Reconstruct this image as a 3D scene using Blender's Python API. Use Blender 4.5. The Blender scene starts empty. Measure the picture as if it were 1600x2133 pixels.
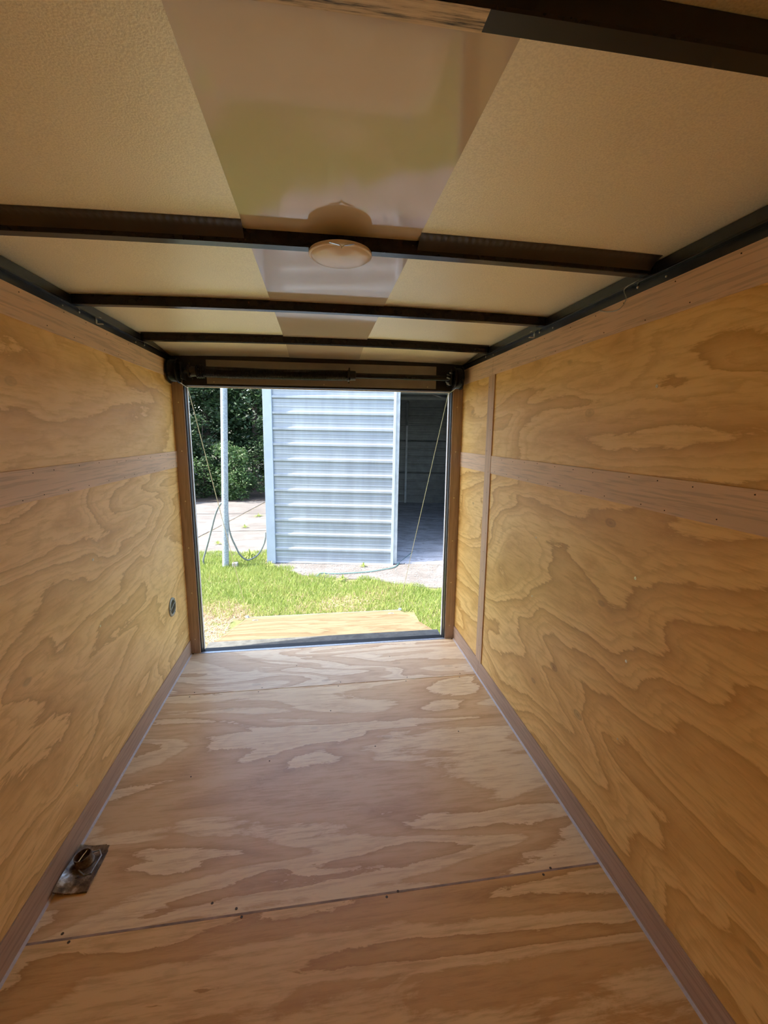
import bpy, math, random
import numpy as np
from mathutils import Vector, Matrix

# ---------------------------------------------------------------- camera, world, sun, exposure
SC = bpy.context.scene
COL = SC.collection
F_PX, YAW, PITCH, ROLL = 918.1, 0.1459, 0.1742, -0.0083
CX, CH = 0.8633, 1.4406
cam_d = bpy.data.cameras.new('camera')
cam = bpy.data.objects.new('camera', cam_d); COL.objects.link(cam)
cam_d.sensor_fit = 'HORIZONTAL'; cam_d.sensor_width = 36.0; cam_d.lens = F_PX / 1600 * 36.0
cam_d.clip_start = 0.02; cam_d.clip_end = 300
_f = Vector((math.sin(YAW)*math.cos(PITCH), math.cos(YAW)*math.cos(PITCH), -math.sin(PITCH)))
_r = Vector((math.cos(YAW), -math.sin(YAW), 0)); _d = _f.cross(_r)
_r2 = _r*math.cos(ROLL) + _d*math.sin(ROLL); _d2 = _d*math.cos(ROLL) - _r*math.sin(ROLL)
m = Matrix((_r2, -_d2, -_f)).transposed().to_4x4(); m.translation = Vector((CX, 0, CH))
cam.matrix_world = m
SC.camera = cam

SUN_DIR = Vector((-0.50, -0.067, 0.86)).normalized()      # towards the sun
world = bpy.data.worlds.new('sky'); SC.world = world; world.use_nodes = True
wn = world.node_tree; wn.nodes.clear()
sky = wn.nodes.new('ShaderNodeTexSky'); sky.sky_type = 'NISHITA'; sky.sun_disc = False
sky.sun_elevation = math.asin(SUN_DIR.z); sky.sun_rotation = math.atan2(SUN_DIR.x, SUN_DIR.y)
sky.air_density = 1.0; sky.dust_density = 2.0; sky.ozone_density = 1.0
bgn = wn.nodes.new('ShaderNodeBackground'); bgn.inputs['Strength'].default_value = 0.42
wo = wn.nodes.new('ShaderNodeOutputWorld')
wn.links.new(sky.outputs[0], bgn.inputs[0]); wn.links.new(bgn.outputs[0], wo.inputs[0])
sun_d = bpy.data.lights.new('sun', 'SUN'); sun_d.energy = 7.8; sun_d.angle = 0.01; sun_d.color = (1.0, 0.95, 0.87)
sun = bpy.data.objects.new('sun', sun_d); COL.objects.link(sun)
sun.rotation_euler = SUN_DIR.to_track_quat('Z', 'Y').to_euler(); sun.location = (0, 0, 12)
vs = SC.view_settings
vs.view_transform = 'Standard'; vs.look = 'None'; vs.gamma = 1.0; vs.use_curve_mapping = False
vs.exposure = 1.05
SC.cycles.max_bounces = 9; SC.cycles.diffuse_bounces = 7; SC.cycles.glossy_bounces = 4; SC.cycles.transmission_bounces = 2
SC.cycles.use_adaptive_sampling = True; SC.cycles.adaptive_threshold = 0.08; SC.cycles.adaptive_min_samples = 20
SC.cycles.sample_clamp_indirect = 8.0
SC.cycles.use_denoising = True

W, D = 1.80, 2.869          # inner width, door plane
FRONT = -0.79
GZ = -0.54                  # ground level outside
OL, OR, OT = 0.070, 1.726, 1.72   # door opening
BOWS = (0.556, 1.2165, 1.807, 2.425)
rnd = random.Random(7)

# ---------------------------------------------------------------- materials
def new_mat(name):
    m = bpy.data.materials.new(name); m.use_nodes = True
    nt = m.node_tree; b = nt.nodes['Principled BSDF']
    return m, nt, b
def N(nt, t, **kw):
    n = nt.nodes.new(t)
    for k, v in kw.items():
        if k in n.inputs.keys(): n.inputs[k].default_value = v
        else: setattr(n, k, v)
    return n
def L(nt, a, b): nt.links.new(a, b)
def coords(nt, scale=(1,1,1), loc=(0,0,0), rot=(0,0,0)):
    tc = N(nt, 'ShaderNodeTexCoord'); mp = N(nt, 'ShaderNodeMapping')
    mp.inputs['Scale'].default_value = scale; mp.inputs['Location'].default_value = loc; mp.inputs['Rotation'].default_value = rot
    L(nt, tc.outputs['Object'], mp.inputs['Vector']); return mp.outputs[0]
def noise(nt, vec, scale=5, detail=4, rough=.5, dist=0.0):
    n = N(nt, 'ShaderNodeTexNoise'); n.inputs['Scale'].default_value = scale
    n.inputs['Detail'].default_value = detail; n.inputs['Roughness'].default_value = rough; n.inputs['Distortion'].default_value = dist
    L(nt, vec, n.inputs['Vector']); return n.outputs['Fac']
def math_n(nt, op, a, b=None):
    n = N(nt, 'ShaderNodeMath', operation=op)
    for i, v in enumerate((a, b)):
        if v is None: continue
        if isinstance(v, (int, float)): n.inputs[i].default_value = v
        else: L(nt, v, n.inputs[i])
    return n.outputs[0]
def ramp(nt, fac, stops, interp='LINEAR'):
    r = N(nt, 'ShaderNodeValToRGB'); r.color_ramp.interpolation = interp
    e = r.color_ramp.elements
    while len(e) < len(stops): e.new(0.5)
    for i, (p, c) in enumerate(stops):
        e[i].position = p
        e[i].color = (c, c, c, 1) if isinstance(c, (int, float)) else (*c, 1)
    L(nt, fac, r.inputs[0]); return r.outputs[0]
def mix(nt, fac, a, b, mode='MIX'):
    n = N(nt, 'ShaderNodeMix', data_type='RGBA', blend_type=mode)
    for i, v in ((0, fac), (6, a), (7, b)):
        if isinstance(v, (int, float)): n.inputs[i].default_value = v
        elif isinstance(v, tuple): n.inputs[i].default_value = (*v, 1)
        else: L(nt, v, n.inputs[i])
    return n.outputs[2]
def bump(nt, b, h, strength=.2, dist=.002):
    n = N(nt, 'ShaderNodeBump'); n.inputs['Strength'].default_value = strength; n.inputs['Distance'].default_value = dist
    L(nt, h, n.inputs['Height']); L(nt, n.outputs[0], b.inputs['Normal'])

def plain(name, col, rough=.5, metal=0.0, var=.12, vscale=30, bumpy=0.0, spec=.5):
    m, nt, b = new_mat(name)
    v = noise(nt, coords(nt), vscale, 4, .6)
    dark = tuple(c*(1-var*2) for c in col); lite = tuple(min(1, c*(1+var)) for c in col)
    L(nt, ramp(nt, v, [(.3, dark), (.7, lite)]), b.inputs['Base Color'])
    b.inputs['Roughness'].default_value = rough; b.inputs['Metallic'].default_value = metal
    b.inputs['Specular IOR Level'].default_value = spec
    if bumpy: bump(nt, b, v, bumpy)
    return m

def plywood(name, light, mid, dark, along, across, seed=0, bands=7.0, gscale=1.0, contrast=1.0, rough=.45, coat=.15, knots=1.0, tilt=0.0, ragged=.30, style='wall'):
    """rotary-cut pine veneer: contour bands of stretched noise with ragged edges, along/across are axis indices"""
    m, nt, b = new_mat(name)
    sc = [1.0, 1.0, 1.0]; sc[along] = .85*gscale; sc[across] = 2.5*gscale
    rot = (tilt, 0, 0) if 0 not in (along, across) else (0, 0, tilt)
    vec = coords(nt, tuple(sc), (seed*3.17, seed*1.31, seed*2.23), rot)
    base = noise(nt, vec, 1.2, 2.2, .45, .5 if style == 'wall' else .9)
    if style == 'floor': vec.node.inputs['Scale'].default_value[along] *= .62
    if style == 'wall':      # slow drift across the grain makes the contours run as long streaks
        tc2 = N(nt, 'ShaderNodeSeparateXYZ'); L(nt, coords(nt, (1, 1, 1), (0, 0, 0), rot), tc2.inputs[0])
        base = math_n(nt, 'ADD', math_n(nt, 'MULTIPLY', base, .8), math_n(nt, 'MULTIPLY', tc2.outputs[across], .55))
    sf = [12.0, 12.0, 12.0]; sf[along] = 7.0; sf[across] = 75.0
    fine = noise(nt, coords(nt, tuple(sf), (seed, 0, seed), rot), 1.0, 5, .7)
    sg = [6.0, 6.0, 6.0]; sg[along] = 5.0; sg[across] = 14.0
    rag = noise(nt, coords(nt, tuple(sg), (0, seed, seed), rot), 1.0, 5, .7, .6)
    h = math_n(nt, 'ADD', math_n(nt, 'MULTIPLY', base, bands), math_n(nt, 'MULTIPLY', rag, ragged*2))
    h = math_n(nt, 'ADD', h, math_n(nt, 'MULTIPLY', fine, ragged*.8))
    fr = math_n(nt, 'FRACT', h)
    def bl(a, b, t): return tuple(p*(1-t)+q*t for p, q in zip(a, b))
    if style == 'wall': stops = [(0.0, light), (.25, light), (.60, bl(light, mid, .6)), (.86, bl(mid, dark, .5)), (.93, bl(mid, dark, .95)), (.965, light), (1.0, light)]
    else: stops = [(0.0, light), (.44, light), (.465, bl(mid, dark, .85)), (.60, mid), (.80, bl(mid, light, .15)), (.90, mid), (.95, light), (1.0, light)]
    c1 = ramp(nt, fr, stops)
    fr2 = math_n(nt, 'FRACT', math_n(nt, 'MULTIPLY', h, 3.0))
    c1 = mix(nt, ramp(nt, fr2, [(.45, 0.0), (.85, .42 if style == 'wall' else .22), (1.0, 0.0)]), c1, dark)
    tone = noise(nt, coords(nt, (.9, .9, .9), (seed*2, 5, 1)), 1.7, 3, .5)
    c2 = mix(nt, ramp(nt, tone, [(.35, 0.0), (.7, .35*contrast)]), c1, mid)
    c3 = mix(nt, ramp(nt, fine, [(.36, .40), (.52, 0.0)]), c2, dark)
    sk = [6.0, 6.0, 6.0]; sk[along] = 3.2
    vo = N(nt, 'ShaderNodeTexVoronoi'); vo.inputs['Scale'].default_value = 1.0; vo.inputs['Randomness'].default_value = 1.0
    L(nt, coords(nt, tuple(sk), (seed*1.7, seed, 0)), vo.inputs['Vector'])
    kn = ramp(nt, vo.outputs['Distance'], [(0.0, .75*knots), (.05, .30*knots), (.075, .45*knots), (.10, 0.0)])
    c4 = mix(nt, kn, c3, tuple(c*.5 for c in dark))
    L(nt, c4, b.inputs['Base Color'])
    L(nt, ramp(nt, fine, [(.3, rough+.12), (.7, rough-.05)]), b.inputs['Roughness'])
    b.inputs['Coat Weight'].default_value = coat; b.inputs['Coat Roughness'].default_value = .35
    bump(nt, b, fine, .25, .0012)
    return m

def luan(name, col, along, seed=0, rough=.5):
    """smooth mahogany-like veneer strip with short pores along the grain"""
    m, nt, b = new_mat(name)
    s1 = [130.0, 130.0, 130.0]; s1[along] = 5.0
    pores = noise(nt, coords(nt, tuple(s1), (seed, seed, seed)), 1.0, 3, .6)
    s2 = [16.0, 16.0, 16.0]; s2[along] = 1.0
    fig = noise(nt, coords(nt, tuple(s2), (seed, seed*2, 0)), 1.0, 4, .6, .8)
    c = ramp(nt, fig, [(.3, tuple(x*.9 for x in col)), (.7, tuple(min(1, x*1.07) for x in col))])
    c = mix(nt, ramp(nt, pores, [(.40, .38), (.50, 0.0)]), c, tuple(x*.45 for x in col))
    L(nt, c, b.inputs['Base Color']); b.inputs['Roughness'].default_value = rough
    bump(nt, b, pores, .2, .0008)
    return m

M = {}
PL, PM, PD = (.90, .60, .205), (.79, .475, .135), (.52, .265, .05)
M['wall_r_low'] = plywood('pine plywood right lower', PL, PM, PD, 1, 2, 1.3, 9, .85, 1.1, tilt=.32)
M['wall_r_up'] = plywood('pine plywood right upper', (.90,.61,.215), (.83,.525,.16), (.58,.32,.065), 1, 2, 4.1, 8, .95, .8, knots=.6)
M['wall_l_low'] = plywood('pine plywood left lower', (.90,.61,.24), (.80,.505,.17), (.55,.31,.09), 1, 2, 7.7, 9, 1.1, .8, tilt=-.35, ragged=.42)
M['wall_l_up'] = plywood('pine plywood left upper', (.90,.61,.225), (.83,.53,.165), (.60,.34,.08), 1, 2, 9.2, 6, 1.0, .8, knots=.6)
M['floor_a'] = plywood('pine plywood floor rear', (.90,.73,.48), (.72,.51,.29), (.56,.35,.18), 0, 1, 2.2, 6, 1.1, .5, .42, .35, .5, ragged=.26, style='floor')  # base colour paled to carry the daylight sheen near the door
M['floor_b'] = plywood('pine plywood floor middle', (.92,.71,.40), (.73,.47,.21), (.52,.28,.10), 0, 1, 5.4, 5, 1.0, .7, .42, .35, .4, ragged=.28, style='floor')
M['floor_c'] = plywood('pine plywood floor front', (.88,.60,.26), (.68,.385,.12), (.47,.23,.05), 0, 1, 8.8, 5, .85, .8, .42, .3, .3, ragged=.28, style='floor')  # base colour deepened to carry the light's falloff near the camera
M['ramp_ply'] = plywood('pine plywood ramp', (.21,.165,.088), (.17,.12,.056), (.115,.07,.027), 0, 1, 3.6, 9, .8, .4, .6, 0, .6, style='floor')
M['luan_y'] = luan('luan strip', (.74, .52, .34), 1, 1.0)
M['luan_y2'] = luan('luan strip reddish', (.47, .32, .22), 1, 3.0)
M['luan_z'] = luan('luan upright', (.60, .40, .25), 2, 2.0)
M['jamb'] = luan('brown jamb board', (.44, .33, .26), 2, 5.0)
M['black'] = plain('black painted steel', (.012, .011, .011), .38, 0.0, .3, 40)
M['black_gloss'] = plain('glossy black steel', (.010, .009, .009), .24, 0.0, .25, 25, spec=.3)
M['header'] = plain('taupe painted header', (.30, .28, .255), .35, .0, .05, 12)
M['caulk'] = plain('pale caulk', (.52, .45, .41), .5, 0, .08, 60)
M['screw'] = plain('zinc screw', (.75, .70, .55), .3, .9, .1, 200)
M['screw_dark'] = plain('dark screw', (.10, .07, .045), .4, .6, .2, 200)
M['screw_hole'] = plain('nail hole', (.05, .03, .02), .8, 0, .1, 200)
M['gasket'] = plain('white gasket', (.75, .75, .73), .5, 0, .05, 50)
M['alu'] = plain('aluminium threshold', (.72, .74, .78), .3, .8, .08, 60)
M['plastic'] = plain('cream plastic', (.86, .80, .72), .28, 0, .03, 20)
M['chrome'] = plain('chrome', (.9, .85, .8), .1, 1, .03, 20)
M['galv'] = plain('galvanised pipe', (.33, .38, .42), .5, .15, .22, 45)
M['white_metal'] = plain('pale blue-white steel', (.38, .44, .51), .45, .1, .04, 8)
M['shed_in'] = plain('shed interior steel', (.30, .31, .285), .5, .1, .1, 6)
M['shed_post'] = plain('shed post', (.6, .62, .62), .5, .1, .1, 10)
M['hose_grey'] = plain('grey hose', (.15, .17, .16), .5, 0, .15, 20)
M['hose_teal'] = plain('teal hose', (.10, .22, .21), .5, 0, .15, 20)
M['filler'] = plain('greyish seam filler', (.40, .28, .20), .7, 0, .25, 14)
M['stone'] = plain('pale stone', (.30, .285, .265), .85, 0, .25, 30, .4)
M['cable'] = plain('wire cable', (.55, .52, .42), .4, .6, .1, 200)
M['flap'] = plain('weathered grey board', (.115, .115, .10), .7, 0, .2, 20)  # one even dark grey over the whole flap
M['wire'] = plain('grey wire', (.35, .36, .30), .4, .2, .1, 100)
M['bark'] = plain('bark', (.09, .065, .05), .95, 0, .35, 25, .8)

def m_roof(name, col, metal, rough, sparkle, sc_noise):
    m, nt, b = new_mat(name)
    g = noise(nt, coords(nt), sc_noise, 2, .5)
    v = noise(nt, coords(nt), 3, 3, .5)
    c = ramp(nt, v, [(.3, tuple(x*.93 for x in col)), (.7, col)])
    L(nt, mix(nt, ramp(nt, g, [(.35, sparkle), (.62, 0.0)]), c, tuple(x*.6 for x in col)), b.inputs['Base Color'])
    b.inputs['Metallic'].default_value = metal; b.inputs['Roughness'].default_value = rough
    sag = noise(nt, coords(nt, (1.0, 2.2, 1)), 1.6, 1, .3)
    bp1 = N(nt, 'ShaderNodeBump'); bp1.inputs['Strength'].default_value = .3; bp1.inputs['Distance'].default_value = .004
    L(nt, sag, bp1.inputs['Height'])
    bp2 = N(nt, 'ShaderNodeBump'); bp2.inputs['Strength'].default_value = sparkle*.9; bp2.inputs['Distance'].default_value = .0015
    L(nt, g, bp2.inputs['Height']); L(nt, bp1.outputs[0], bp2.inputs['Normal']); L(nt, bp2.outputs[0], b.inputs['Normal'])
    return m
M['roof_side'] = m_roof('galvalume roof skin', (.95, .89, .69), .40, .45, .34, 300)
M['roof_mid'] = m_roof('smooth steel roof strip', (.66, .60, .49), .0, .07, .02, 60)

M['roof_mid'].node_tree.nodes['Principled BSDF'].inputs['Specular IOR Level'].default_value = .42
def m_siding():
    m, nt, b = new_mat('white ribbed steel siding')
    v = noise(nt, coords(nt, (6, 1, .8)), 1.0, 4, .6)
    L(nt, ramp(nt, v, [(.3, (.25, .285, .32)), (.7, (.32, .36, .40))]), b.inputs['Base Color'])
    b.inputs['Roughness'].default_value = .38; b.inputs['Metallic'].default_value = .25
    return m
M['lip'] = plain('shade-darkened steel lip', (.05, .045, .04), .3, .35, .1, 12)  # base colour darkened to hold the shade beside the bows
M['siding'] = m_siding()

def m_concrete(name, a, c, crack=True, scale=1.0, stain=.5):
    m, nt, b = new_mat(name)
    n1 = noise(nt, coords(nt, (scale, scale, scale)), .9, 6, .62)
    n2 = noise(nt, coords(nt, (scale*.6, scale*2.2, 1), (3, 1, 0)), 1.2, 5, .6, 1.2)
    n3 = noise(nt, coords(nt), 60, 3, .7)
    col = ramp(nt, n1, [(.3, a), (.62, c)])
    col = mix(nt, ramp(nt, n2, [(.46, 0.0), (.56, stain), (.60, 0.0)]), col, tuple(x*.5 for x in a))
    col = mix(nt, ramp(nt, n3, [(.35, .4), (.6, 0.0)]), col, tuple(x*.6 for x in a))
    L(nt, col, b.inputs['Base Color']); b.inputs['Roughness'].default_value = .9
    bump(nt, b, n3, .5, .006)
    return m
M['concrete'] = m_concrete('weathered concrete', (.12, .108, .098), (.19, .174, .16))
M['gravel'] = m_concrete('white gravel dirt', (.12, .107, .095), (.185, .172, .162), True, 3, .35)
M['shed_floor'] = m_concrete('dirty shed floor', (.5, .51, .55), (.72, .74, .78), True, 1.6, .7)
M['joint'] = plain('dark joint dirt', (.13, .11, .08), .95, 0, .3, 8)

def m_soil():
    m, nt, b = new_mat('lawn soil')
    n1 = noise(nt, coords(nt), 2.2, 5, .6); n2 = noise(nt, coords(nt), 45, 4, .7)
    col = ramp(nt, n1, [(.35, (.13, .17, .045)), (.6, (.25, .20, .12))])
    col = mix(nt, ramp(nt, n2, [(.4, .6), (.6, 0.0)]), col, (.09, .08, .03))
    L(nt, col, b.inputs['Base Color']); b.inputs['Roughness'].default_value = 1
    bump(nt, b, n2, .6, .01)
    return m
M['soil'] = m_soil()

def m_leafy(name, c_a, c_b, c_dry, dryamt, trans=.35):
    m, nt, b = new_mat(name)
    at = N(nt, 'ShaderNodeAttribute'); at.attribute_name = 'tint'
    col = ramp(nt, at.outputs['Fac'], [(0.0, c_a), (1-dryamt-.02, c_b), (1-dryamt, c_dry), (1.0, c_dry)])
    L(nt, col, b.inputs['Base Color']); b.inputs['Roughness'].default_value = .5
    tr = N(nt, 'ShaderNodeBsdfTranslucent'); L(nt, col, tr.inputs[0])
    ms = N(nt, 'ShaderNodeMixShader'); ms.inputs[0].default_value = trans
    L(nt, b.outputs[0], ms.inputs[1]); L(nt, tr.outputs[0], ms.inputs[2])
    L(nt, ms.outputs[0], nt.nodes['Material Output'].inputs['Surface'])
    return m
M['grass'] = m_leafy('grass blades', (.16, .255, .04), (.385, .42, .12), (.47, .36, .25), .25)
M['straw'] = m_leafy('dry straw litter', (.36, .21, .15), (.52, .35, .265), (.30, .34, .10), .05, .15)
M['leaf_dark'] = m_leafy('dark evergreen leaves', (.016, .036, .014), (.045, .09, .03), (.12, .18, .08), .1)
M['leaf_mid'] = m_leafy('mid green leaves', (.028, .065, .018), (.08, .155, .045), (.22, .28, .14), .1)
M['weed'] = m_leafy('weed leaves', (.14, .22, .05), (.40, .46, .12), (.5, .5, .2), .2)

def m_plate():
    m, nt, b = new_mat('worn steel plate')
    n1 = noise(nt, coords(nt), 28, 5, .65); n2 = noise(nt, coords(nt, (1, 1, 1), (4, 4, 4)), 70, 3, .6)
    col = ramp(nt, n1, [(.38, (.06, .04, .028)), (.54, (.24, .18, .12)), (.66, (.55, .52, .47))])
    L(nt, col, b.inputs['Base Color'])
    L(nt, ramp(nt, n1, [(.4, .3), (.6, .9)]), b.inputs['Metallic'])
    b.inputs['Roughness'].default_value = .35
    bump(nt, b, n2, .35, .002)
    return m
M['plate'] = m_plate()

def m_worn():
    m, nt, b = new_mat('worn pale wood-grained bow face')
    n1 = noise(nt, coords(nt, (5, 80, 80)), 1, 6, .7); n2 = noise(nt, coords(nt, (3, 3, 3), (1.3, 0, 0)), 1.2, 3, .6)
    col = ramp(nt, n1, [(.38, (.03, .025, .02)), (.48, (.62, .52, .33)), (.65, (.9, .8, .58))])
    L(nt, col, b.inputs['Base Color']); b.inputs['Roughness'].default_value = .5
    return m
M['worn'] = m_worn()

# ---------------------------------------------------------------- mesh helpers
class MB:
    def __init__(s): s.v = []; s.f = []
    def add(s, vs, fs):
        o = len(s.v); s.v += [tuple(v) for v in vs]; s.f += [tuple(i+o for i in f) for f in fs]; return s
    def box(s, x0, x1, y0, y1, z0, z1):
        return s.add([(x0,y0,z0),(x1,y0,z0),(x1,y1,z0),(x0,y1,z0),(x0,y0,z1),(x1,y0,z1),(x1,y1,z1),(x0,y1,z1)],
                     [(0,3,2,1),(4,5,6,7),(0,1,5,4),(1,2,6,5),(2,3,7,6),(3,0,4,7)])
    def cyl(s, a, b, r0, r1=None, n=20, caps=True):
        r1 = r0 if r1 is None else r1
        a = Vector(a); b = Vector(b); ax = (b-a).normalized()
        t = ax.cross(Vector((0,0,1))); t = t if t.length > .01 else ax.cross(Vector((1,0,0)))
        t.normalize(); q = ax.cross(t)
        vs = []
        for c, r in ((a, r0), (b, r1)):
            for i in range(n):
                w = 2*math.pi*i/n; vs.append(c + t*(r*math.cos(w)) + q*(r*math.sin(w)))
        fs = [(i, (i+1) % n, n+(i+1) % n, n+i) for i in range(n)]
        if caps: fs += [tuple(range(n-1, -1, -1)), tuple(range(n, 2*n))]
        return s.add(vs, fs)
    def tube(s, pts, r, n=8, closed=False):
        pts = [Vector(p) for p in pts]; k = len(pts); vs = []
        rr = r if isinstance(r, (list, tuple)) else [r]*k
        prev = None
        for i, p in enumerate(pts):
            a = pts[i-1] if (i > 0 or closed) else p
            b = pts[(i+1) % k] if (i < k-1 or closed) else p
            t = (b-a).normalized()
            if prev is None:
                u = t.cross(Vector((0,0,1))); u = u if u.length > .05 else t.cross(Vector((1,0,0)))
            else: u = prev - t*prev.dot(t)
            u.normalize(); prev = u; w = t.cross(u)
            for j in range(n):
                q = 2*math.pi*j/n; vs.append(p + u*(rr[i]*math.cos(q)) + w*(rr[i]*math.sin(q)))
        fs = []
        for i in range(k if closed else k-1):
            for j in range(n):
                a0 = i*n; b0 = ((i+1) % k)*n
                fs.append((a0+j, a0+(j+1) % n, b0+(j+1) % n, b0+j))
        if not closed: fs += [tuple(range(n-1, -1, -1)), tuple((k-1)*n+j for j in range(n))]
        return s.add(vs, fs)
    def lathe(s, c, axis, prof, n=32):
        """prof: list of (radius, distance along axis)"""
        c = Vector(c); ax = Vector(axis).normalized()
        t = ax.cross(Vector((0,0,1))); t = t if t.length > .01 else ax.cross(Vector((1,0,0)))
        t.normalize(); q = ax.cross(t); vs = []
        for r, h in prof:
            for i in range(n):
                w = 2*math.pi*i/n; vs.append(c + ax*h + t*(max(r,1e-5)*math.cos(w)) + q*(max(r,1e-5)*math.sin(w)))
        fs = []
        for k in range(len(prof)-1):
            for i in range(n): fs.append((k*n+i, k*n+(i+1) % n, (k+1)*n+(i+1) % n, (k+1)*n+i))
        return s.add(vs, fs)
    def build(s, name, mat, parent=None, smooth=False, bevel=0):
        me = bpy.data.meshes.new(name); me.from_pydata(s.v, [], s.f)
        me.materials.append(M[mat]); me.validate(); me.update()
        o = bpy.data.objects.new(name, me); COL.objects.link(o)
        if smooth:
            me.shade_smooth()
            try: me.set_sharp_from_angle(angle=math.radians(40))
            except Exception: pass
        if bevel:
            bv = o.modifiers.new('bevel', 'BEVEL'); bv.width = bevel; bv.segments = 2; bv.limit_method = 'ANGLE'
        if parent: o.parent = parent
        return o
def tag(o, label=None, cat=None, group=None, kind=None):
    for k, v in (('label', label), ('category', cat), ('group', group), ('kind', kind)):
        if v: o[k] = v
    return o
def empty(name, loc=(0,0,0), rz=0.0):
    o = bpy.data.objects.new(name, None); COL.objects.link(o); o.location = loc; o.rotation_euler.z = rz
    o.empty_display_size = .05; return o
def box(name, mat, parent, *b, bevel=0): return MB().box(*b).build(name, mat, parent, bevel=bevel)
def smooth_path(pts, k=6):
    """Catmull-Rom through the points"""
    p = [Vector(q) for q in pts]; p = [p[0]*2-p[1]] + p + [p[-1]*2-p[-2]]; out = []
    for i in range(1, len(p)-2):
        for j in range(k):
            t = j/k
            out.append(.5*((2*p[i]) + (p[i+1]-p[i-1])*t + (2*p[i-1]-5*p[i]+4*p[i+1]-p[i+2])*t*t + (3*p[i]-p[i-1]-3*p[i+1]+p[i+2])*t**3))
    out.append(p[-2]); return out

# ---------------------------------------------------------------- floor
floor = tag(box('floor', 'black', None, -.05, W+.05, FRONT, D-.03, -.06, -.0165), kind='structure')
YN, YF = 1.158, 2.377
def sheet(y0, y1, mat):
    return box('plywood_sheet', mat, floor, .0, W, y0, y1, -.016, 0.0, bevel=.0012)
sheet(YF+.0018, D-.012, 'floor_a'); sheet(YN+.0018, YF-.0018, 'floor_b'); sheet(FRONT+.01, YN-.0018, 'floor_c')
SCR_A = ((0.587, 1.176), (0.607, 1.149), (1.089, 1.159), (1.051, 1.147), (1.614, 1.164), (1.579, 1.146), (0.129, 1.148), (0.099, 1.174), (0.510, 1.203))
def floor_screw(x, y, r=.0042):
    MB().lathe((x, y, .0002), (0, 0, 1), [(r*1.25, 0), (r*1.2, .0008), (r*.75, .0011), (r*.3, .0004), (0, .0003)], 10).build('floor_screw', 'screw_dark', floor, True)
for x, y in SCR_A: floor_screw(x, y, .0034)
tag(box('seam_filler', 'filler', floor, .004, W-.004, YN-.0035, YN+.0035, -.001, .0003))
for x in (.13, .50, .95, 1.35, 1.68):
    floor_screw(x, YF-.02, .0026)
    floor_screw(x+.015, YF+.02, .0026)
for x, y in ((.30, 1.75), (.62, 1.80), (1.1, 1.83), (1.52, 1.88), (.9, 2.13), (.7, 2.62), (1.3, 2.66)): floor_screw(x, y, .0026)
for x in (.2, .55, .98, 1.4, 1.62): floor_screw(x, .45)
# caulk beads where floor meets the baseboards
for nm, x0, x1 in (('trim_1', .006, .0135), ('trim_2', W-.0135, W-.006)):
    b = MB(); s = 1 if x0 < 1 else -1; xa = .006 if s > 0 else W-.006
    b.add([(xa, FRONT+.01, .0002), (xa+s*.007, FRONT+.01, .0002), (xa, FRONT+.01, .006), (xa, D-.012, .0002), (xa+s*.007, D-.012, .0002), (xa, D-.012, .006)],
          [(0,1,2),(3,5,4),(1,4,5,2),(0,3,4,1),(0,2,5,3)])
    tag(b.build(nm, 'caulk'), kind='structure')

# ---------------------------------------------------------------- walls
ADDED_LIGHT_GAP = (-.72, -.55)  # unseen opening added behind the camera, sized for the daylight it admits
ZB, Z1T, Z1B, ZRB, ZRT = .099, 1.330, 1.233, 1.761, 1.853
def wall(side):
    L_ = side == 'left'
    s = 1 if L_ else -1; x0 = 0.0 if L_ else W
    def wb(name, mat, parent, t0, t1, y0, y1, z0, z1, bev=.0008):
        xa, xb = sorted((x0+s*t0, x0+s*t1)); return box(name, mat, parent, xa, xb, y0, y1, z0, z1, bevel=bev)
    y_start = FRONT if not L_ else ADDED_LIGHT_GAP[1]
    w = tag(wb('wall_'+side, 'black', None, -.05, -.0095, FRONT, D+.0, -.04, 1.95, 0), kind='structure') if not L_ else None
    if L_:
        xa = -.05; mb = MB()
        mb.box(xa, -.0095, ADDED_LIGHT_GAP[1], D, -.04, 1.95); mb.box(xa, -.0095, FRONT, ADDED_LIGHT_GAP[0], -.04, 1.95)
        mb.box(xa, -.0095, ADDED_LIGHT_GAP[0], ADDED_LIGHT_GAP[1], 1.80, 1.95)
        w = tag(mb.build('wall_left', 'black'), kind='structure')
    lo, up = ('wall_l_low', 'wall_l_up') if L_ else ('wall_r_low', 'wall_r_up')
    joints = [(y_start, D-.001)] if L_ else [(y_start, 2.36-.0008), (2.36+.0008, D-.001)]
    for a, b in joints:
        wb('plywood_panel', lo, w, -.009, 0, a, b, .0, 1.282-.0008)
        wb('plywood_panel', up, w, -.009, 0, a, b, 1.282+.0008, 1.865)
    bt = (2.322, 2.408)
    segs = [(y_start, D-.001)] if L_ else [(y_start, bt[0]-.0006), (bt[1]+.0006, D-.001)]
    for a, b in segs: wb('middle_strip', 'luan_y', w, .0002, .0045, a, b, Z1B, Z1T)
    tops = [(y_start, 2.41), (2.4115, D-.001)] if L_ else [(y_start, 2.359), (2.3605, D-.001)]
    for a, b in tops: wb('top_strip', 'luan_y', w, .0002, .0048, a, b, ZRB, ZRT)
    if not L_: wb('upright_strip', 'luan_z', w, .0002, .006, bt[0], bt[1], ZB, ZRB-.0005)
    # screws and staple holes
    def scr(y, z, r, mat, name='wall_screw', t=0.0):
        MB().lathe((x0+s*(t+.0002), y, z), (s, 0, 0), [(r, 0), (r*.95, .001), (r*.45, .0012), (r*.35, .0002), (0, .0002)], 12).build(name, mat, w, True)
    return w, scr
wall_left, scr_l = wall('left')
wall_right, scr_r = wall('right')
for y, z, r in ((1.77, .96, .0050), (1.77, .69, .0050), (1.5, .215, .003)): scr_l(y, z, r, 'screw')
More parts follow.
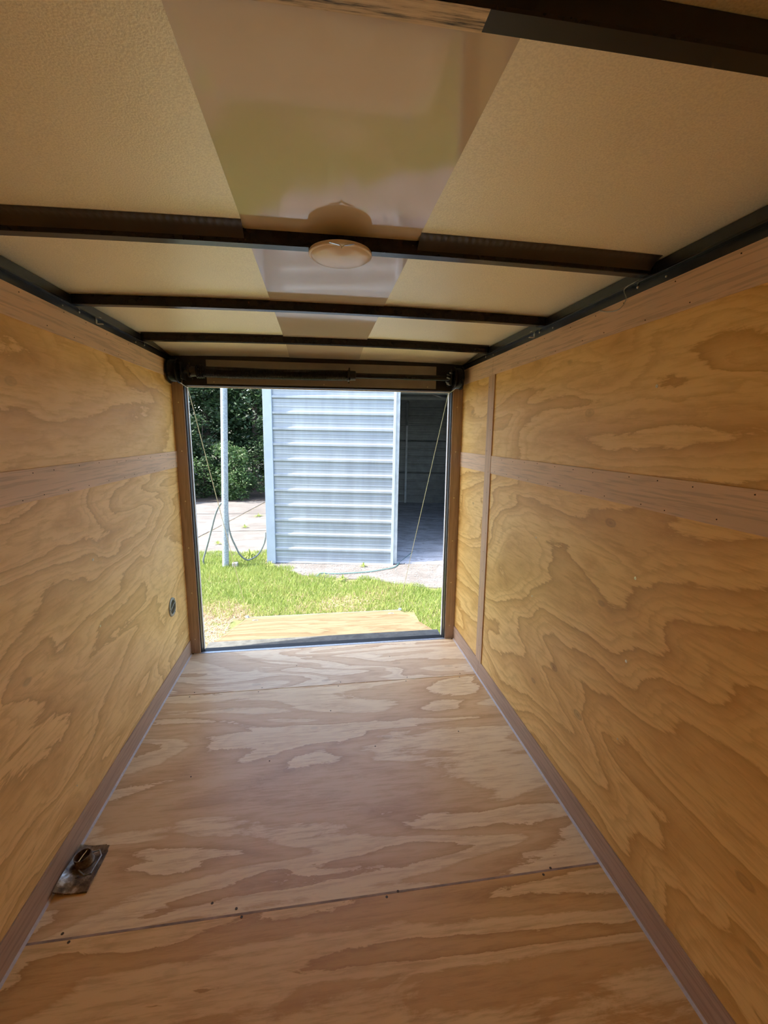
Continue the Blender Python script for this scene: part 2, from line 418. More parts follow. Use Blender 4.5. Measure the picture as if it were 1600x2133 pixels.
for y, z, r in ((1.15, 1.58, .005), (1.15, 1.02, .0052), (1.15, .75, .0052), (1.77, 1.0, .0035), (1.77, .73, .0035), (1.15, .48, .003)): scr_r(y, z, r, 'screw')
def holes(scr, y0, y1, z0, z1, n, t):
    for i in range(n):
        y = y0+(y1-y0)*(i+rnd.uniform(.1, .9))/n
        scr(y, z0+rnd.uniform(-.004, .004) if i % 2 else z1+rnd.uniform(-.004, .004), .0017, 'screw_hole', 'nail_hole', t)
holes(scr_l, 1.3, 2.8, Z1B+.012, Z1T-.012, 22, .0045); holes(scr_r, .8, 2.3, Z1B+.012, Z1T-.012, 22, .0045)
holes(scr_l, 1.5, 2.4, ZRB+.012, ZRT-.012, 10, .0048); holes(scr_r, .9, 2.3, ZRB+.012, ZRT-.012, 16, .0048)
for z in np.linspace(.2, 1.7, 14): scr_r(2.335+.06*(rnd.random()), float(z), .0018, 'screw_hole', 'nail_hole', .006)
# baseboards
tag(box('baseboard_left', 'luan_y2', None, .0002, .006, ADDED_LIGHT_GAP[1], D-.001, .0004, ZB, bevel=.0008), kind='structure')
bb = tag(empty('baseboard_right'), kind='structure')
box('base_board', 'luan_y2', bb, W-.006, W-.0002, FRONT, 2.359, .0004, ZB, bevel=.0008)
box('base_board', 'luan_y2', bb, W-.006, W-.0002, 2.3605, D-.001, .0004, ZB, bevel=.0008)
# front wall, behind the camera
fw = tag(box('wall_front', 'black', None, -.05, W+.05, FRONT-.05, FRONT-.009, -.04, 1.95), kind='structure')
box('plywood_panel', 'wall_l_up', fw, 0, W, FRONT-.009, FRONT, 0, 1.86)

# ---------------------------------------------------------------- ceiling: steel skin on bows
def shape(x): return 1-((x-W/2)/(W/2))**2
def roof_z(x, y=0.0): return 1.917+.012*shape(x)-.030*max(0, min(1, (y-2.5)/.34))**1.3
ceil = tag(empty('ceiling', (0, 0, 0)), kind='structure')
def skin(name, mat, x0, x1, y0, y1, dz=0.0, nx=24):
    b = MB(); vs = []; fs = []; ny = max(2, int((y1-y0)/.05))
    for j in range(ny+1):
        y = y0+(y1-y0)*j/ny
        for i in range(nx+1):
            x = x0+(x1-x0)*i/nx
            vs.append((x, y, roof_z(x, y)+dz))
    n = len(vs); vs += [(x, y, z+.0012) for x, y, z in vs]
    for j in range(ny):
        for i in range(nx):
            a = j*(nx+1)+i; fs.append((a, a+nx+1, a+nx+2, a+1)); fs.append((n+a, n+a+1, n+a+nx+2, n+a+nx+1))
    return b.add(vs, fs).build(name, mat, ceil, True)
SL, SR = .694, 1.119
ends = [FRONT-.05, BOWS[1]+.01, BOWS[3]+.01, D+.05]
for a, b in zip(ends[:-1], ends[1:]):
    skin('roof_skin', 'roof_side', -.03, SL+.01, a, b)
    skin('roof_skin', 'roof_side', SR-.01, W+.03, a, b)
    skin('centre_strip', 'roof_mid', SL, SR, a, b, -.0022, 12)
box('outer_roof', 'white_metal', ceil, -.08, W+.08, FRONT-.08, D+.10, 1.965, 1.98)
# crimped lips of the skin where the sheets meet on bows 2 and 4
for y in (BOWS[1], BOWS[3]):
    for xa, xb in ((.02, SL-.001), (SR+.001, W-.02)):
        n = int((xb-xa)/.0055); vs = []; fs = []; q = 1.0 if y < 2 else .38
        for i in range(n+1):
            x = xa+(xb-xa)*i/n; rip = .0022*math.sin(i*1.9)
            for (dy, dz, k) in ((-.060, -.0006, 0), (-.053, -.0040, 1.0), (-.047, -.0045, .3), (-.034, -.0100, 0), (-.0165, -.024, 0)):
                vs.append((x, y+dy*(.45+.55*q), roof_z(x)+dz*q+rip*k*q))
        for i in range(n):
            for j in range(4):
                a = i*5+j; fs.append((a, a+5, a+6, a+1))
        MB().add(vs, fs).build('crimped_lip', 'lip', ceil, True)
def bow(y, mat_bottom=None):
    b = MB(); n = 28; w = .0165; vs = []; fs = []
    for i in range(n+1):
        x = .012+(W-.024)*i/n; zb = 1.883+.012*shape(x)
        for dy, dz in ((-w, .0025), (-w+.0025, 0), (w-.0025, 0), (w, .0025), (w, .033), (-w, .033)): vs.append((x, y+dy, zb+dz))
    for i in range(n):
        for j in range(6): fs.append((i*6+j, i*6+(j+1) % 6, (i+1)*6+(j+1) % 6, (i+1)*6+j))
    fs += [tuple(range(5, -1, -1)), tuple(n*6+j for j in range(6))]
    return b.add(vs, fs).build('roof_bow', 'black_gloss', ceil, False)
for y in BOWS: bow(y)
# bare worn patch on the face of the nearest bow
b = MB(); vs = []; fs = []; n = 20
for i in range(n+1):
    x = .62+(1.055-.62)*i/n; zb = 1.883+.012*shape(x)-.0006
    vs += [(x, BOWS[0]-.015, zb), (x, BOWS[0]+.015, zb)]
for i in range(n): fs.append((2*i, 2*i+1, 2*i+3, 2*i+2))
tag(b.add(vs, fs).build('worn_patch', 'worn', ceil), 'scuffed pale patch on the black bow')
# black top rails with a thin lip
for side in ('left', 'right'):
    s, x0 = (1, 0) if side == 'left' else (-1, W)
    def wb(name, mat, parent, t0, t1, y0, y1, z0, z1):
        xa, xb = sorted((x0+s*t0, x0+s*t1)); return box(name, mat, parent, xa, xb, y0, y1, z0, z1, bevel=.0008)
    r = tag(wb('trim_3' if s > 0 else 'trim_4', 'black', None, -.009, .003, FRONT, D, 1.8535, 1.916), kind='structure')
    wb('steel_lip', 'black_gloss', r, .0032, .020, FRONT, D-.002, 1.877, 1.8835)
    wb('steel_web', 'black', r, .0032, .0085, FRONT, D-.002, 1.884, 1.916)
    for y in (BOWS[1], BOWS[2], BOWS[3]):
        MB().lathe((x0+s*.0032, y+.05, 1.872), (s, 0, 0), [(.004, 0), (.004, .002), (.002, .003), (0, .003)], 8).build('rail_screw', 'screw', r, True)
        MB().lathe((x0+s*.0032, y-.06, 1.866), (s, 0, 0), [(.003, 0), (.003, .002), (0, .003)], 8).build('rail_screw', 'screw', r, True)
# the small clips hanging off the lips
for i, (x, y, lab) in enumerate(((.012, 1.985, 'small metal clip hooked on the left black ceiling rail'), (W-.012, 1.905, 'small metal clip hooked on the right black ceiling rail'))):
    s = 1 if x < 1 else -1
    b = MB(); b.box(x-.008, x+.008, y-.007, y+.007, 1.8838, 1.8855); b.box(x-s*.009-.001, x-s*.009+.001+s*.0, y-.007, y+.007, 1.862, 1.8855)
    b.box(min(x-s*.009, x+s*.014), max(x-s*.009, x+s*.014), y-.007, y+.007, 1.860, 1.8625)
    tag(b.build('rail_clip', 'cable'), lab, 'clip', 'clips on the ceiling rails')
# dangling wire loop at the right
pts = smooth_path([(W-.018, 1.245, 1.884), (W-.022, 1.30, 1.876), (W-.010, 1.305, 1.850), (W-.012, 1.33, 1.828), (W-.008, 1.39, 1.835), (W-.006, 1.44, 1.852)])
tag(MB().tube(pts, .0013, 6).build('hanging_wire', 'wire', None, True), 'thin grey wire loop hanging from the black rail by the dome light bow', 'wire')

# ---------------------------------------------------------------- rear door frame
dr = tag(empty('door_1', (0, 0, 0)), kind='structure')
box('jamb_board', 'jamb', dr, 0.0, OL-.006, D-.004, D+.004, .0, 1.853, bevel=.0008)
box('jamb_board', 'jamb', dr, OR+.006, W, D-.004, D+.004, .0, 1.853, bevel=.0008)
box('frame_post', 'black', dr, -.05, OL, D+.0045, D+.075, -.06, 1.962)
box('frame_post', 'black', dr, OR, W+.05, D+.0045, D+.075, -.06, 1.962)
box('frame_head', 'black', dr, OL-.006, OR+.006, D-.004, D+.075, OT, 1.962)
box('frame_sill', 'black', dr, OL, OR, D+.0, D+.09, -.10, -.012)
for x in (OL+.0005, OR-.0045): box('gasket', 'gasket', dr, x, x+.003, D+.05, D+.074, 0, OT-.004)
box('gasket', 'gasket', dr, OL+.0005, OR-.0005, D+.05, D+.074, OT-.004, OT-.0002)
box('header_panel', 'header', dr, .205, 1.615, D-.010, D-.0045, OT+.012, 1.870, bevel=.001)
box('threshold_strip', 'alu', dr, .02, W-.02, D-.0115, D+.010, -.001, .0022, bevel=.0006)
for x in (.30, .62, .98, 1.4): MB().lathe((x, D-.001, .0023), (0, 0, 1), [(.004, 0), (.003, .0012), (0, .0014)], 10).build('sill_screw', 'screw', dr, True)
for x in (.033, W-.036):
    for z in (.10, .42, .72, 1.02, 1.33, 1.62): MB().lathe((x, D-.0042, z), (0, -1, 0), [(.0042, 0), (.0036, .0012), (.0015, .0014), (0, .001)], 10).build('jamb_screw', 'screw', dr, True)
for x in (.245, .90, 1.56): MB().lathe((x, D-.0102, OT+.022), (0, -1, 0), [(.0035, 0), (.0025, .0012), (0, .0014)], 8).build('header_screw', 'screw', dr, True)

# ---------------------------------------------------------------- torsion spring and drums
YS, ZS = D-.075, 1.792
sp = tag(empty('torsion_spring', (.12, YS, ZS)), 'black coiled door spring and bar mounted above the rear opening', 'door spring')
def loc(b):   # shift world points to the empty
    b.v = [(x-.12, y-YS, z-ZS) for x, y, z in b.v]; return b
x0, x1 = .205, 1.045; turns = 118; pts = []
for i in range(turns*10+1):
    t = i/(turns*10); a = 2*math.pi*turns*t; x = x0+(x1-x0)*t
    r = .0290+.0012*math.sin(t*9)
    pts.append((x, YS+r*math.cos(a), ZS-.004*math.sin(math.pi*t)+r*math.sin(a)))
loc(MB().tube(pts, .0031, 5)).build('spring_coil', 'black_gloss', sp, True)
pts = []
for i in range(5*14+1):
    t = i/(5*14); a = 2*math.pi*5*t; pts.append((.165+.045*t, YS+.036*math.cos(a), ZS+.036*math.sin(a)))
loc(MB().tube(pts, .0036, 6)).build('end_coil', 'black_gloss', sp, True)
loc(MB().cyl((.06, YS, ZS), (1.70, YS, ZS), .0125)).build('shaft', 'black_gloss', sp, True)
loc(MB().cyl((1.03, YS, ZS), (1.68, YS, ZS), .0165)).build('shaft_sleeve', 'black_gloss', sp, True)
for x, s, nm in ((.12, 1, 'winding_cone'), (1.04, 1, 'winding_cone')):
    loc(MB().lathe((x, YS, ZS), (1, 0, 0), [(.016, 0), (.034, .002), (.036, .012), (.030, .014), (.028, .05), (.016, .052)], 24)).build(nm, 'black', sp, True)
for x in (.135, 1.052):
    for k in range(4):
        b = MB(); a = k*math.pi/2+.6; b.cyl((x, YS+.028*math.cos(a), ZS+.028*math.sin(a)), (x, YS+.050*math.cos(a), ZS+.050*math.sin(a)), .005, n=8); loc(b).build('set_screw', 'black_gloss', sp, True)
    
for x, s in ((.085, -1), (1.69, 1)):
    loc(MB().box(x-.003, x+.003, YS-.032, D-.005, ZS-.045, ZS+.05)).build('bearing_bracket', 'black', sp, bevel=.002)
def drum(x, s):
    prof = [(.013, 0), (.060, 0), (.068, .003), (.068, .008), (.061, .010)]
    for k in range(7): prof += [(.062, .012+k*.005), (.0595, .0145+k*.005)]
    prof += [(.061, .049), (.070, .051), (.070, .056), (.060, .058), (.020, .056), (.013, .056)]
    d = loc(MB().lathe((x, YS, ZS), (s, 0, 0), prof, 40)).build('cable_drum', 'black_gloss', sp, True)
    return d
drum(.070, -1); drum(1.705, 1)
for k in range(5):
    b = MB(); r = rnd.uniform(.003, .005); a = k*1.3; b.cyl((1.655+.005*k, YS-.03*math.cos(a)-.01, ZS-.035*math.sin(a)), (1.675+.005*k, YS-.032*math.cos(a)-.012, ZS-.037*math.sin(a)-.008), r, n=8)
    loc(b).build('clamp_bolt', 'galv', sp, True)

# lift cables down to the far corners of the ramp
RY1, RZ1 = 4.62, -.50
for x, xe, lab in ((.078, .085, 'thin steel cable from the left drum down to the ramp'), (1.716, 1.71, 'thin steel cable from the right drum down to the ramp')):
    b = MB().tube([(x-.012 if x < 1 else x+.012, YS+.012, ZS-.062), (x, D+.050, OT-.012), (xe, RY1-.05, RZ1+.03)], .0024, 6)
    tag(b.build('lift_cable', 'cable', None, True), lab, 'cable', 'ramp lift cables')

# ---------------------------------------------------------------- ramp
ramp_o = tag(empty('ramp_door', (W/2, D+.10, -.05)), 'plywood ramp door folded down onto the grass behind the opening', 'ramp')
ang = math.atan2(RZ1+.035, RY1-(D+.19)); RLEN = math.hypot(RZ1+.035, RY1-(D+.19))
ramp_o.rotation_euler = (0, 0, 0)
Rm = Matrix.Rotation(ang, 4, 'X'); off = Vector((0, .19-.10, -.035+.05))
def rb(name, mat, *bx, bevel=.001):
    b = MB().box(*bx); b.v = [tuple(Rm @ Vector(v) + off) for v in b.v]; return b.build(name, mat, ramp_o, bevel=bevel)
hw = .825
rb('plywood_face', 'ramp_ply', -hw+.03, hw-.03, .004, RLEN-.012, -.012, .0)
rb('side_rail', 'ramp_ply', -hw, -hw+.028, 0, RLEN-.01, -.04, -.001)
rb('side_rail', 'ramp_ply', hw-.028, hw, 0, RLEN-.01, -.04, -.001)
rb('end_rail', 'white_metal', -hw, hw, RLEN-.01, RLEN+.0, -.04, .0)
rb('outer_skin', 'white_metal', -hw, hw, .0, RLEN, -.045, -.0405)
b = MB(); fl = 2*hw+.02
b.box(-hw-.01, hw+.01, .012, .105, .012, .026); tag(b.build('hinge_flap', 'flap', ramp_o, bevel=.002), 'grey flap board')
MB().cyl((-hw, -.002, -.002), (hw, -.002, -.002), .012, n=12).build('hinge_bar', 'black', ramp_o, True)
MB().box(-hw-.02, hw+.02, -.02, .10, -.03, -.014).build('hinge_plate', 'black', ramp_o)
for x in (-.70, .68):
    b = MB(); 
    for k in (-1, 1): b.lathe((x+k*.02, RLEN*.80, 0), (0, 0, 1), [(.009, 0), (.008, .004), (.003, .005), (0, .004)], 12)
    b.tube([(x-.02, RLEN*.80, .003), (x, RLEN*.80-.02, .006), (x+.02, RLEN*.80, .003)], .003, 6)
    b.v = [tuple(Rm @ Vector(v) + off) for v in b.v]; b.build('handle', 'galv', ramp_o, True)
for x in (-hw, hw):
    b = MB().box(x-.015, x+.015, RLEN-.06, RLEN-.02, -.002, .02); b.v = [tuple(Rm @ Vector(v) + off) for v in b.v]; b.build('cable_bracket', 'galv', ramp_o, bevel=.002)

# ---------------------------------------------------------------- dome light on bow 2
LX, LY = .925, BOWS[1]+.004; LZ = 1.883+.012*shape(LX)
dl = tag(empty('dome_light', (LX, LY, LZ)), 'round cream plastic dome light fixed under the second ceiling bow', 'ceiling light')
MB().lathe((0,0,0), (0,0,-1), [(0, .0005), (.078, .0005), (.080, .003), (.080, .0085), (.077, .0105), (.070, .0105)], 48).build('light_base', 'plastic', dl, True)
vs = []; fs = []; nr, na = 14, 64
for j in range(nr+1):
    q = j/nr; r = .0755*q
    for i in range(na):
        a = 2*math.pi*i/na
        z = -.0105-.010*math.sqrt(max(0, 1-q**2.6))
        d = abs((a-1.5*math.pi+math.pi) % (2*math.pi)-math.pi)
        notch = max(0, 1-(d/.55)**2)**2*max(0, (q-.45)/.55)**1.0
        z += .011*notch
        vs.append((r*math.cos(a)+1e-5*i, r*math.sin(a)*(1-.0*notch), z))
for j in range(nr):
    for i in range(na): fs.append((j*na+i, j*na+(i+1) % na, (j+1)*na+(i+1) % na, (j+1)*na+i))
MB().add(vs, fs).build('lens', 'plastic', dl, True)
P2 = [(-.030, -.0095), (-.006, -.0110), (0, -.0165), (.007, -.0115), (.030, -.0095), (.006, -.0145), (0, -.0200), (-.006, -.0140)]
b = MB().add([(x, y, z) for y in (-.0812, -.077) for x, z in P2], [(0,1,7),(1,2,6,7),(2,3,5,6),(3,4,5),(8,15,9),(9,15,14,10),(10,14,13,11),(11,13,12)]+[(i, (i+1) % 8, 8+(i+1) % 8, 8+i) for i in range(8)])
b.build('switch_notch_glint', 'chrome', dl)  # added chrome V standing in for the light inside the rim notch

# ---------------------------------------------------------------- flow vent low on the left wall
vt = tag(empty('wall_vent', (.0005, 2.581, .442)), 'small round black-grilled vent low on the left wall', 'vent')
MB().lathe((0,0,0), (1,0,0), [(.040, 0), (.055, 0), (.055, .003), (.052, .006), (.043, .007), (.040, .004), (.040, 0)], 36).build('vent_rim', 'wire', vt, True)
MB().lathe((.0005,0,0), (1,0,0), [(.041, 0), (.041, .0012), (0, .0012)], 36).build('vent_back', 'black', vt)
for k, dz in enumerate((-.026, -.013, 0, .013, .026)):
    h = math.sqrt(.04**2-dz*dz); b = MB(); c = .35
    b.box(.002, .0045, -h, h, dz-.003, dz+.003)
    b.v = [(x, y*math.cos(c)-z*math.sin(c), y*math.sin(c)+z*math.cos(c)) for x, y, z in b.v]; b.build('louvre', 'black' if k != 2 else 'galv', vt)
for a in (.9, 3.2, 5.3): MB().lathe((.006, .048*math.cos(a), .048*math.sin(a)), (1,0,0), [(.004, 0), (.003, .0015), (0, .0016)], 8).build('vent_screw', 'black', vt, True)

# ---------------------------------------------------------------- steel plate with socket, left foreground
pl = tag(empty('floor_plate', (.012, 1.29, .0)), 'battered bent steel plate with round socket and wire bail by the left baseboard', 'plate')
def plate_z(u, v):  # u across 0..1 (left to right), v along 0..1
    return .006+.013*max(0, 1-u/.45)**1.3+.004*math.sin(v*6)
vs = []; fs = []; nu, nv = 14, 14
for j in range(nv+1):
    for i in range(nu+1):
        u, v = i/nu, j/nv; cr = .05
        x = .098*u; y = .168*v
        if u > .9 and v > .9: x -= .004; y -= .004
        vs.append((x, y, plate_z(u, v)))
n = len(vs); vs += [(x, y, max(.0006, z-.005)) for x, y, z in vs]
for j in range(nv):
    for i in range(nu):
        a = j*(nu+1)+i; fs += [(a, a+1, a+nu+2, a+nu+1), (n+a, n+a+nu+1, n+a+nu+2, n+a+1)]
rim = [i for i in range(nu+1)]+[(j+1)*(nu+1)+nu for j in range(nv)]+[nv*(nu+1)+nu-1-i for i in range(nu)]+[(nv-1-j)*(nu+1) for j in range(nv-1)]
for k in range(len(rim)): a, c = rim[k], rim[(k+1) % len(rim)]; fs.append((a, n+a, n+c, c))
MB().add(vs, fs).build('base_plate', 'plate', pl, True)
MB().lathe((.042, .105, .006), (-.12, 0, 1), [(.030, 0), (.0265, .012), (.0265, .030), (.0235, .030), (.0235, .004), (0, .004)], 32).build('socket', 'plate', pl, True)
MB().cyl((.034, .080, .030), (.042, .130, .030), .0025, n=8).build('cross_pin', 'chrome', pl, True)
MB().tube([(.040, .072, .012), (.066, .052, .011), (.084, .056, .011), (.088, .120, .011), (.074, .140, .012), (.048, .134, .012)], .0022, 8).build('wire_bail', 'galv', pl, True)
MB().lathe((.045, .050, .008), (0,0,1), [(.006, 0), (.005, .004), (0, .005)], 12).build('plate_bolt', 'plate', pl, True)

# ---------------------------------------------------------------- outside ground
def slab(name, mat, parent, poly, z0, z1, bevel=0):
    n = len(poly); return MB().add([(x, y, z0) for x, y in poly]+[(x, y, z1) for x, y in poly],
        [tuple(range(n-1, -1, -1)), tuple(range(n, 2*n))]+[(i, (i+1) % n, n+(i+1) % n, n+i) for i in range(n)]).build(name, mat, parent, bevel=bevel)
tag(slab('lawn_ground', 'soil', None, [(-14, -6), (14, -6), (14, 24), (-14, 24)], GZ-.2, GZ-.012), kind='structure')
# gravel apron in front of the shed
GRAV = [(.62, 6.12), (.95, 5.98), (1.25, 5.88), (1.55, 5.85), (1.85, 5.60), (2.2, 5.42), (2.7, 5.30), (4.2, 5.1), (6.0, 5.0), (6.2, 6.4), (3.9, 6.6), (2.3, 6.95), (.2, 6.85), (.1, 6.7)]
gr = tag(slab('gravel_apron', 'gravel', None, GRAV, GZ-.02, GZ-.001), kind='structure')
def in_poly(x, y, P):
    c = False; n = len(P)
    for i in range(n):
        (x1, y1), (x2, y2) = P[i], P[i-1]
        if (y1 > y) != (y2 > y) and x < (x2-x1)*(y-y1)/(y2-y1)+x1: c = not c
    return c
def pebbles(name, mat, n, P, zr, parent=None, r0=.004, r1=.014, bbox=(.1, 6.2, 5.0, 6.95)):
    vs = []; fs = []
    o6 = [(1,0,0),(0,1,0),(-1,0,0),(0,-1,0),(0,0,1),(0,0,-1)]; f8 = [(0,1,4),(1,2,4),(2,3,4),(3,0,4),(1,0,5),(2,1,5),(3,2,5),(0,3,5)]
    for _ in range(n):
        while True:
            x = rnd.uniform(bbox[0], bbox[1]); y = rnd.uniform(bbox[2], bbox[3])
            if in_poly(x, y, P): break
        r = r0+(r1-r0)*rnd.random()**2.5; o = len(vs); a = rnd.random()*6.28; ca, sa = math.cos(a), math.sin(a)
        for p in o6:
            px, py = p[0]*r*rnd.uniform(.8, 1.3), p[1]*r*rnd.uniform(.6, 1.1)
            vs.append((x+px*ca-py*sa, y+px*sa+py*ca, zr+r*.3+p[2]*r*.6))
        fs += [tuple(i+o for i in f) for f in f8]
    return MB().add(vs, fs).build(name, mat, parent)
tag(pebbles('pebbles', 'stone', 5000, GRAV, GZ), 'pale loose pebbles scattered over the gravel apron', 'gravel', kind='stuff')
# concrete pad left of the shed, slabs with weedy joints
pad = tag(slab('concrete_pad', 'joint', None, [(-8, 7.65), (-.1, 7.3), (1.2, 13.4), (-8, 14.2)], GZ-.1, GZ-.008), kind='structure')
def lerp(a, b, t): return (a[0]+(b[0]-a[0])*t, a[1]+(b[1]-a[1])*t)
c00, c10, c11, c01 = (-8, 7.65), (-.1, 7.3), (1.2, 13.4), (-8, 14.2)
us, vs_ = [0, .25, .52, .80, 1], [0, .30, .62, 1]
def bil(u, v): return lerp(lerp(c00, c10, u), lerp(c01, c11, u), v)
for i in range(4):
    for j in range(3):
        g = .003; u0, u1, v0, v1 = us[i]+g, us[i+1]-g, vs_[j]+g, vs_[j+1]-g
        if i == 2 and j == 0: u1 += .0
        slab('concrete_slab', 'concrete', pad, [bil(u0, v0), bil(u1, v0), bil(u1, v1), bil(u0, v1)], GZ-.09, GZ+rnd.uniform(-.003, .004))
# ---------------------------------------------------------------- shed
SHW, SHD, EAVE, RIDGE = 3.62, 6.3, 2.36, 2.95
sh = tag(empty('metal_shed', (.045, 6.82, GZ), math.radians(-10.0)), 'white ribbed metal shed with an open dark bay on its right', 'shed')
H = EAVE-GZ
sh.rotation_euler.y = .009
def ribbed(x0, x1, z0, z1, y, s=-1, pitch=.2286, z_phase=0.0):
    """horizontal ribs, outward along s*y, closed thin sheet"""
    prof = []
    k0 = math.floor((z0-z_phase)/pitch)-1
    k = k0
    while True:
        zc = z_phase+k*pitch
        if zc > z1+pitch: break
        for dz, dy in ((-.034, 0), (-.016, .025), (.014, .025), (.030, 0), (.078, 0), (.084, .0035), (.094, .0035), (.100, 0), (.144, 0), (.150, .0035), (.160, .0035), (.166, 0)):
            prof.append((zc+dz, dy))
        k += 1
    prof = [p for p in prof if z0 < p[0] < z1]
    prof = [(z0, 0)]+prof+[(z1, 0)]
    vs = []; n = len(prof)
    for x in (x0, x1):
        for z, dy in prof: vs.append((x, y+s*dy, z))
        for z, dy in prof: vs.append((x, y+s*dy-s*.0012, z))
    fs = []
    for i in range(n-1):
        fs.append((i, i+1, 2*n+i+1, 2*n+i)); fs.append((n+i, 3*n+i, 3*n+i+1, n+i+1))
        fs.append((i, n+i, n+i+1, i+1)); fs.append((2*n+i, 2*n+i+1, 3*n+i+1, 3*n+i))
    fs += [(0, 2*n, 3*n, n), (n-1, 2*n-1, 4*n-1, 3*n-1)]
    return MB().add(vs, fs)
PW = 1.945   # closed front panel width
zz = [0.0, .80, 1.714, 2.628, 3.3]
for a, c in zip(zz[:-1], zz[1:]): ribbed(.128, PW-.03, a, c, 0).build('siding_sheet', 'siding', sh)
box('corner_trim', 'white_metal', sh, -.004, .130, -.036, .06, 0, 3.3, bevel=.004)
box('edge_trim', 'white_metal', sh, PW-.034, PW+.006, -.030, .03, 0, 3.3, bevel=.003)
box('base_trim', 'white_metal', sh, .128, PW-.034, -.012, -.002, 0, .02)
k = 0
for i in range(14):
    z = i*.2286+.0
    for x in (1.42,):
        MB().lathe((x, -.0205, z+.001 if z > 0 else .01), (0, -1, 0), [(.008, 0), (.007, .003), (.004, .006), (0, .006)], 8).build('siding_screw', 'galv', sh, True)
# left, right and back walls, roof
def yribbed(y0, y1, z0, z1, x, s):
    b = ribbed(y0, y1, z0, z1, 0, -1); b.v = [(x-s*yy, xx, z) for xx, yy, z in b.v]; return b
for a, c in ((0, .914), (.914, 1.828), (1.828, H)):
    yribbed(.06, SHD, a, c, 0, -1).build('side_sheet', 'siding', sh)
    yribbed(.0, SHD, a, c, SHW, 1).build('side_sheet', 'siding', sh)
    ribbed(0, SHW, a, c, SHD, -1).build('back_sheet', 'shed_in', sh)
def roof_pl(xa, za, xb, zb, name):
    vs = []; n = 40
    for j in range(n+1):
        y = -.10+(SHD+.25)*j/n; 
        for (x, z) in ((xa, za), (xb, zb)): vs.append((x, y, z+(.015 if j % 2 else 0)))
    m_ = len(vs); vs += [(x, y, z-.004) for x, y, z in vs]; fs = []
    for j in range(n):
        a = 2*j; fs += [(a, a+1, a+3, a+2), (m_+a, m_+a+2, m_+a+3, m_+a+1)]
    MB().add(vs, fs).build(name, 'shed_in', sh)
roof_pl(-.12, H-.03, SHW/2, RIDGE-GZ, 'roof_slope'); roof_pl(SHW/2, RIDGE-GZ, SHW+.12, H-.03, 'roof_slope')
MB().add([(0, SHD, H), (SHW, SHD, H), (SHW/2, SHD, RIDGE-GZ), (0, SHD+.01, H), (SHW, SHD+.01, H), (SHW/2, SHD+.01, RIDGE-GZ)], [(0,1,2),(3,5,4),(0,2,5,3),(1,4,5,2)]).build('gable_panel', 'shed_in', sh)
box('header_beam', 'shed_in', sh, PW, SHW, 0, .05, H-.14, H+.04)
for x in (2.24, 3.46):
    box('inner_post', 'shed_post', sh, x-.028, x+.028, SHD-.12, SHD-.06, 0, H-.02, bevel=.003)
    b = MB().cyl((x, SHD-.09, H-.65), (x+.0, SHD-.75, H-.02), .025, n=6); b.build('knee_brace', 'shed_in', sh)
for x in (PW+.03, SHW-.03): box('front_post', 'shed_post', sh, x-.028, x+.028, .035, .09, 0, H-.02, bevel=.003)
for yy in (1.5, 3.0, 4.5):
    box('roof_rafter', 'shed_in', sh, 0, SHW, yy, yy+.05, H-.06, H)
tag(box('shed_floor', 'shed_floor', sh, .02, SHW-.02, .06, SHD-.02, -.06, .036))
# rubble strip at the bay's edge
# ---------------------------------------------------------------- pole with foot block
po = tag(empty('steel_pole', (-.56, 6.67, GZ)), 'round galvanised steel pole standing in the grass left of the shed', 'pole')
po.rotation_euler.y = .042
MB().cyl((0, 0, -.05), (0, 0, 4.2), .047, n=28).build('pole_shaft', 'galv', po, True)
MB().lathe((0, 0, 4.2), (0,0,1), [(.05, 0), (.05, .02), (0, .04)], 24).build('pole_cap', 'galv', po, True)
tag(box('foot_block', 'stone', None, -.455, -.375, 6.60, 6.68, GZ, GZ+.07, bevel=.008), 'small pale block beside the foot of the steel pole', 'block')
tag(MB().add([(2.52, 5.98, GZ), (2.68, 5.95, GZ), (2.72, 6.08, GZ), (2.56, 6.13, GZ), (2.55, 6.0, GZ+.07), (2.64, 5.99, GZ+.055), (2.67, 6.06, GZ+.05), (2.59, 6.09, GZ+.075)],
    [(3,2,1,0),(4,5,6,7),(0,1,5,4),(1,2,6,5),(2,3,7,6),(3,0,4,7)]).build('rubble_chunk', 'shed_post', None, bevel=.008), 'grey rubble chunk on the gravel before the dark bay', 'rock')
# hoses
pts = smooth_path([(-.91, 6.85, GZ-.01), (-.92, 6.85, -.47), (-.86, 6.85, -.28), (-.78, 6.85, -.02), (-.70, 6.85, .24), (-.62, 6.85, .39), (-.545, 6.85, .42), (-.525, 6.85, .22), (-.52, 6.85, .02), (-.49, 6.85, -.13), (-.43, 6.85, -.29), (-.38, 6.86, -.41), (-.31, 6.88, -.49), (-.25, 6.90, -.51), (-.12, 6.92, -.44), (-.03, 6.95, -.29), (.0, 6.95, -.19), (.0, 6.99, -.10)])
tag(MB().tube(pts, .013, 10).build('grey_hose', 'hose_grey', None, True), 'stiff grey-green hose looping up behind the steel pole', 'hose')
pts = smooth_path([(.80, 6.02, GZ+.012), (.87, 6.15, GZ+.012), (1.07, 6.10, GZ+.012), (1.49, 6.12, GZ+.012), (1.78, 6.22, GZ+.012), (1.96, 6.32, GZ+.012), (2.09, 6.56, GZ+.012), (2.4, 7.1, GZ+.018)])
tag(MB().tube(pts, .007, 8).build('garden_hose', 'hose_teal', None, True), 'teal garden hose lying along the foot of the shed wall', 'hose')

